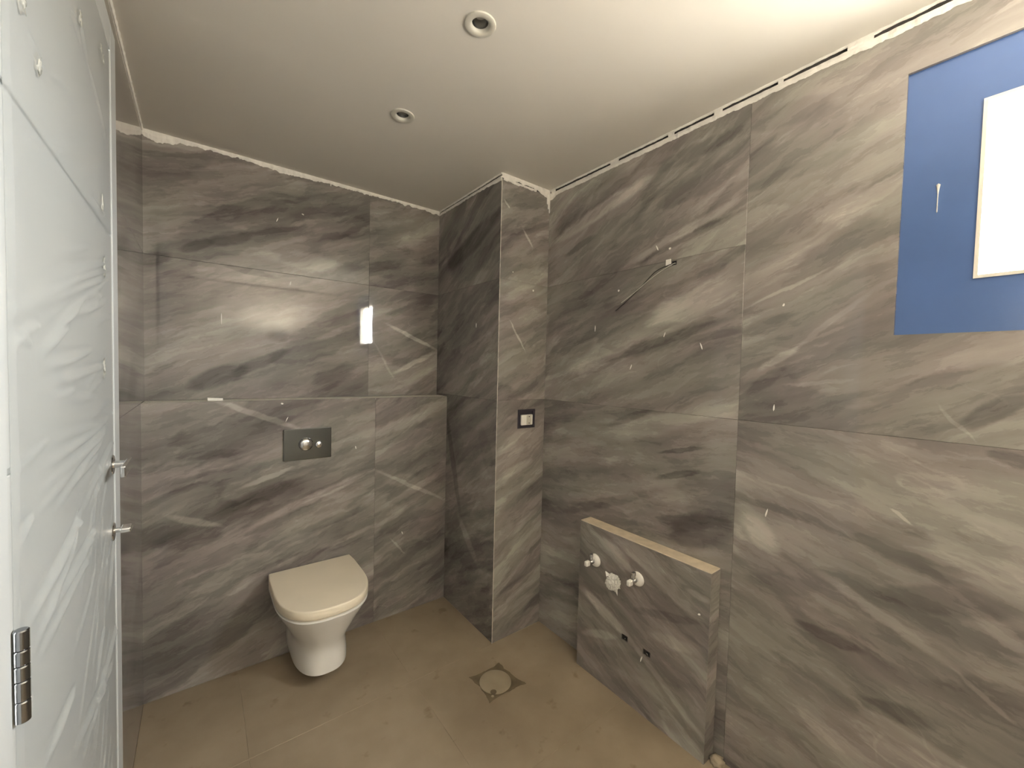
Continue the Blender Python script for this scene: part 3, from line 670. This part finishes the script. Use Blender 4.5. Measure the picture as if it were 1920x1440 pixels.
lathe('finger_notch', [(.014, .0040), (.014, .0050), (0, .0052)], MT['drain'], fd, 20, 'Z', (1.040, 1.440, 0))
lathe('rivet', [(.007, .0008), (.006, .0030), (0, .0034)], MT['drainlid'], fd, 14, 'Z', (1.025, 1.425, 0))

# ------------------------------------------------------------------ shut-off valves on the low boxing
def valve(y, z, label):
    t = tag(empty('shutoff_valve', (XH, y, z)), label, 'valve', 'shut-off valves on the low boxing')
    lathe('rose', [(.030, 0), (.030, .003), (.0275, .008), (.021, .0115), (.012, .013), (.0105, .013)], MT['white'], t, 32, (-1, 0, 0), (XH+.0005, y, z))
    lathe('body', [(.0105, .008), (.0105, .034), (.0085, .037), (.0085, .046)], MT['chrome'], t, 18, (-1, 0, 0), (XH, y, z))
    lathe('outlet', [(.0075, 0), (.0075, .018), (.0095, .019), (.0095, .030), (.006, .030), (.006, .021), (0, .021)], MT['chrome'], t, 16, (0, .15, 1), (XH-.026, y, z+.004), cap=False)
    lathe('outlet_hole', [(.006, .0268), (0, .027)], MT['black'], t, 14, (0, .15, 1), (XH-.026, y, z+.004), cap=False)
    bm = bmesh.new(); bm_box(bm, (XH-.070, y-.009, z-.012), (XH-.044, y+.009, z+.012), .005, 3)
    from_bm('knob', bm, MT['white'], t, smooth=True)
valve(1.250, .561, 'white shut-off valve near the column end of the low boxing')
valve(1.015, .572, 'white shut-off valve beside the crumpled plastic wrap on the low boxing')
# crumpled plastic wrapped round the pipe stub between the valves
cp = tag(empty('wrapped_pipe_stub', (XH, 1.128, .512)), 'pipe stub wrapped in crumpled clear plastic between the two valves', 'pipe stub')
lathe('pipe_stub', [(.016, 0), (.016, .030)], MT['white'], cp, 18, (-1, 0, 0), (XH, 1.128, .512))
bm = bmesh.new(); bmesh.ops.create_icosphere(bm, subdivisions=4, radius=1)
for v in bm.verts:
    n_ = v.co.normalized(); k = 1 + .34*abs(noise.noise(n_*3.1+Vector((2, 5, 1)))) - .30*abs(noise.noise(n_*6.0+Vector((8, 1, 3)))) + .14*noise.noise(n_*13)
    v.co = Vector((XH - .022 + n_.x*.024*k, 1.128 + n_.y*.034*k + n_.z*-.006, .513 + n_.z*.036*k))
for (yy, zz_) in ((1.166, .553), (1.098, .552), (1.095, .470)):
    a = [bm.verts.new(p) for p in ((XH-.03, yy, zz_), (XH-.018, yy-.004+(1.128-yy)*.45, zz_+(.513-zz_)*.30), (XH-.036, yy+(1.128-yy)*.30, zz_+(.513-zz_)*.50), (XH-.010, yy+(1.128-yy)*.5, zz_+(.513-zz_)*.5))]
    for f in ((0,1,2), (0,2,3), (0,3,1), (1,3,2)): bm.faces.new([a[i] for i in f])
from_bm('plastic_wrap', bm, MT['crumple'], cp)

# square fixing sockets low on the boxing
for k, (y, z, r_) in enumerate(((1.0735, .2818, .006), (.962, .2765, .008))):
    s = tag(empty('bolt_socket', (XH+TH, y, z-.012)), ['small dark square bolt socket closer to the column, low on the boxing', 'small dark square bolt socket farther from the column, low on the boxing'][k], 'bolt socket', 'fixing sockets in the low boxing')
    a = (S1, S2)[k]
    box('socket_box', (XH+.0052, -a[0]-.0006, a[2]+.0006), (XH+TH+.003, -a[1]+.0006, a[3]-.0006), MT['black'], s)
    lathe('threaded_rod', [(r_*.8, 0), (r_*.8, .006), (r_*.55, .008)], MT['darkchrome'], s, 14, (-1, 0, 0), (XH+.006, y-.002, z-.003))

# ------------------------------------------------------------------ conduit box on the column
cb = tag(empty('outlet_box', (1.42, YC+TH, 1.133)), 'open dark wall box with a white electrical insert on the column', 'outlet box')
box('back_plate', (BOX[0]+.001, YC+.0078, BOX[2]+.001), (BOX[1]-.001, YC+TH+.003, BOX[3]-.001), MT['darkbox'], cb)
boxes('mud_ring', [((BOX[0], YC+.002, BOX[2]), (BOX[0]+.022, YC+.009, BOX[3])), ((BOX[1]-.016, YC+.002, BOX[2]), (BOX[1], YC+.009, BOX[3])), ((BOX[0]+.022, YC+.002, BOX[2]), (BOX[1]-.016, YC+.009, BOX[2]+.010)), ((BOX[0]+.022, YC+.002, BOX[3]-.014), (BOX[1]-.016, YC+.009, BOX[3]))], MT['darkbox'], cb)
ins = box('insert', (1.383, YC-.004, 1.149), (1.462, YC+.009, 1.206), MT['white'], cb, bev=.002)
box('module', (1.418, YC-.007, 1.152), (1.452, YC-.003, 1.203), MT['ring'], ins, bev=.001)
for z in (1.160, 1.196):
    lathe('screw', [(.003, 0), (.003, .0012), (0, .0016)], MT['black'], ins, 10, (0, -1, 0), (1.434, YC-.007, z))

# ------------------------------------------------------------------ cable ends hanging from the hole in the right wall
cw = tag(empty('cable_end', (XB+TH, .945, 1.908)), 'pair of thin wires sticking out of a hole in the right wall', 'cable')
box('hole_lining', (XB+.006, .9335, 1.8975), (XB+TH+.003, .9565, 1.9140), MT['black'], cw)
tube('wire', [(XB+.008, .944, 1.906), (XB-.004, .950, 1.903), (XB-.010, 1.011, 1.888), (XB-.010, 1.046, 1.867), (XB-.010, 1.098, 1.824), (XB-.010, 1.153, 1.784), (XB-.006, 1.231, 1.737)], .0017, MT['wire'], cw)
tube('wire', [(XB+.008, .941, 1.905), (XB-.006, .945, 1.901), (XB-.020, .989, 1.878), (XB-.020, 1.052, 1.846), (XB-.020, 1.104, 1.814), (XB-.020, 1.188, 1.768)], .0014, MT['wirelight'], cw)
tag(box('white_sticker', (XB-.003, .9585, 1.8985), (XB+.0005, .981, 1.925), MT['white'], None, bev=.0005), 'small white plaster patch beside the hole with the wires', 'patch')

# ------------------------------------------------------------------ spacer wedge on the ledge
bm = bmesh.new(); bm_box(bm, (.026, 2.318, ZL), (.084, 2.336, ZL+.0135), .001)
for v in bm.verts:
    if v.co.x > .05 and v.co.z > ZL+.006: v.co.z -= .003
tag(from_bm('tile_wedge', bm, MT['white'], None), 'small white tiling wedge lying on the back ledge', 'wedge')

# mortar lump in the corner at the end of the low boxing
tag(blob('mortar_lump', (1.530, .682, .008), (.026, .024, .015), MT['dust'], None, 4, .35), 'small lump of dusty mortar at the foot of the low boxing', 'mortar lump')

# ------------------------------------------------------------------ flecks of adhesive and plaster left on the tiles
SPECKS = [('AU', 0.081, 2.397, 1.661), ('AU', 0.372, 2.397, 1.87), ('AU', 0.43, 2.397, 2.239), ('AU', 0.566, 2.397, 2.435), ('AU', 0.313, 2.397, 2.183), ('AU', 0.672, 2.397, 2.437), ('AL', 0.317, 2.254, 1.259), ('AL', 0.338, 2.254, 1.182), ('AL', 0.669, 2.254, 1.009), ('AL', 0.94, 2.254, 0.477), ('AL', 0.459, 2.254, 1.096), ('B', 1.55, 1.357, 1.664), ('B', 1.55, 1.139, 1.476), ('B', 1.55, 0.816, 1.56), ('B', 1.55, 1.026, 1.985), ('B', 1.55, 0.539, 1.689), ('B', 1.55, 0.554, 1.342), ('B', 1.55, 0.562, 0.977), ('B', 1.55, 0.976, 1.614), ('B', 1.55, 0.966, 1.969), ('B', 1.55, 1.221, 1.831), ('CL', 1.22, 1.931, 1.693), ('CR', 1.304, 1.715, 1.963), ('CR', 1.446, 1.715, 1.885), ('H', 1.48, 0.746, 0.552), ('H', 1.48, 0.986, 0.238)]
BMS = {}
for i, (k, x, y, z) in enumerate(SPECKS):
    bm = BMS.setdefault(k, bmesh.new())
    rs = random.Random(i); long = rs.random() < .55
    ru, rv = (rs.uniform(.0016, .003), rs.uniform(.008, .016)) if long else (rs.uniform(.003, .006), rs.uniform(.003, .006))
    if i == 0: ru, rv = .0022, .030
    s_ = bmesh.ops.create_icosphere(bm, subdivisions=2, radius=1)['verts']
    tilt = rs.uniform(-.5, .5) if i else 0
    for v in s_:
        n_ = v.co.copy(); q = 1 + .35*noise.noise(n_*2.2 + Vector((i*3.1, 0, 0)))
        du, dv, dn = n_.x*ru*q, n_.y*rv*q, n_.z*.0018
        du, dv = du*math.cos(tilt) - dv*math.sin(tilt), du*math.sin(tilt) + dv*math.cos(tilt)
        v.co = Vector((x+du, y+dn, z+dv)) if k in ('AU', 'AL', 'CR') else Vector((x+dn, y-du, z+dv))
for k, bm in BMS.items():
    o = from_bm('plaster_flecks', bm, MT['plaster'], {'AU': wall_back, 'AL': wall_box, 'B': wall_right, 'CL': wall_col, 'CR': wall_col, 'H': wall_low}[k], smooth=True)
    o['kind'] = 'stuff'
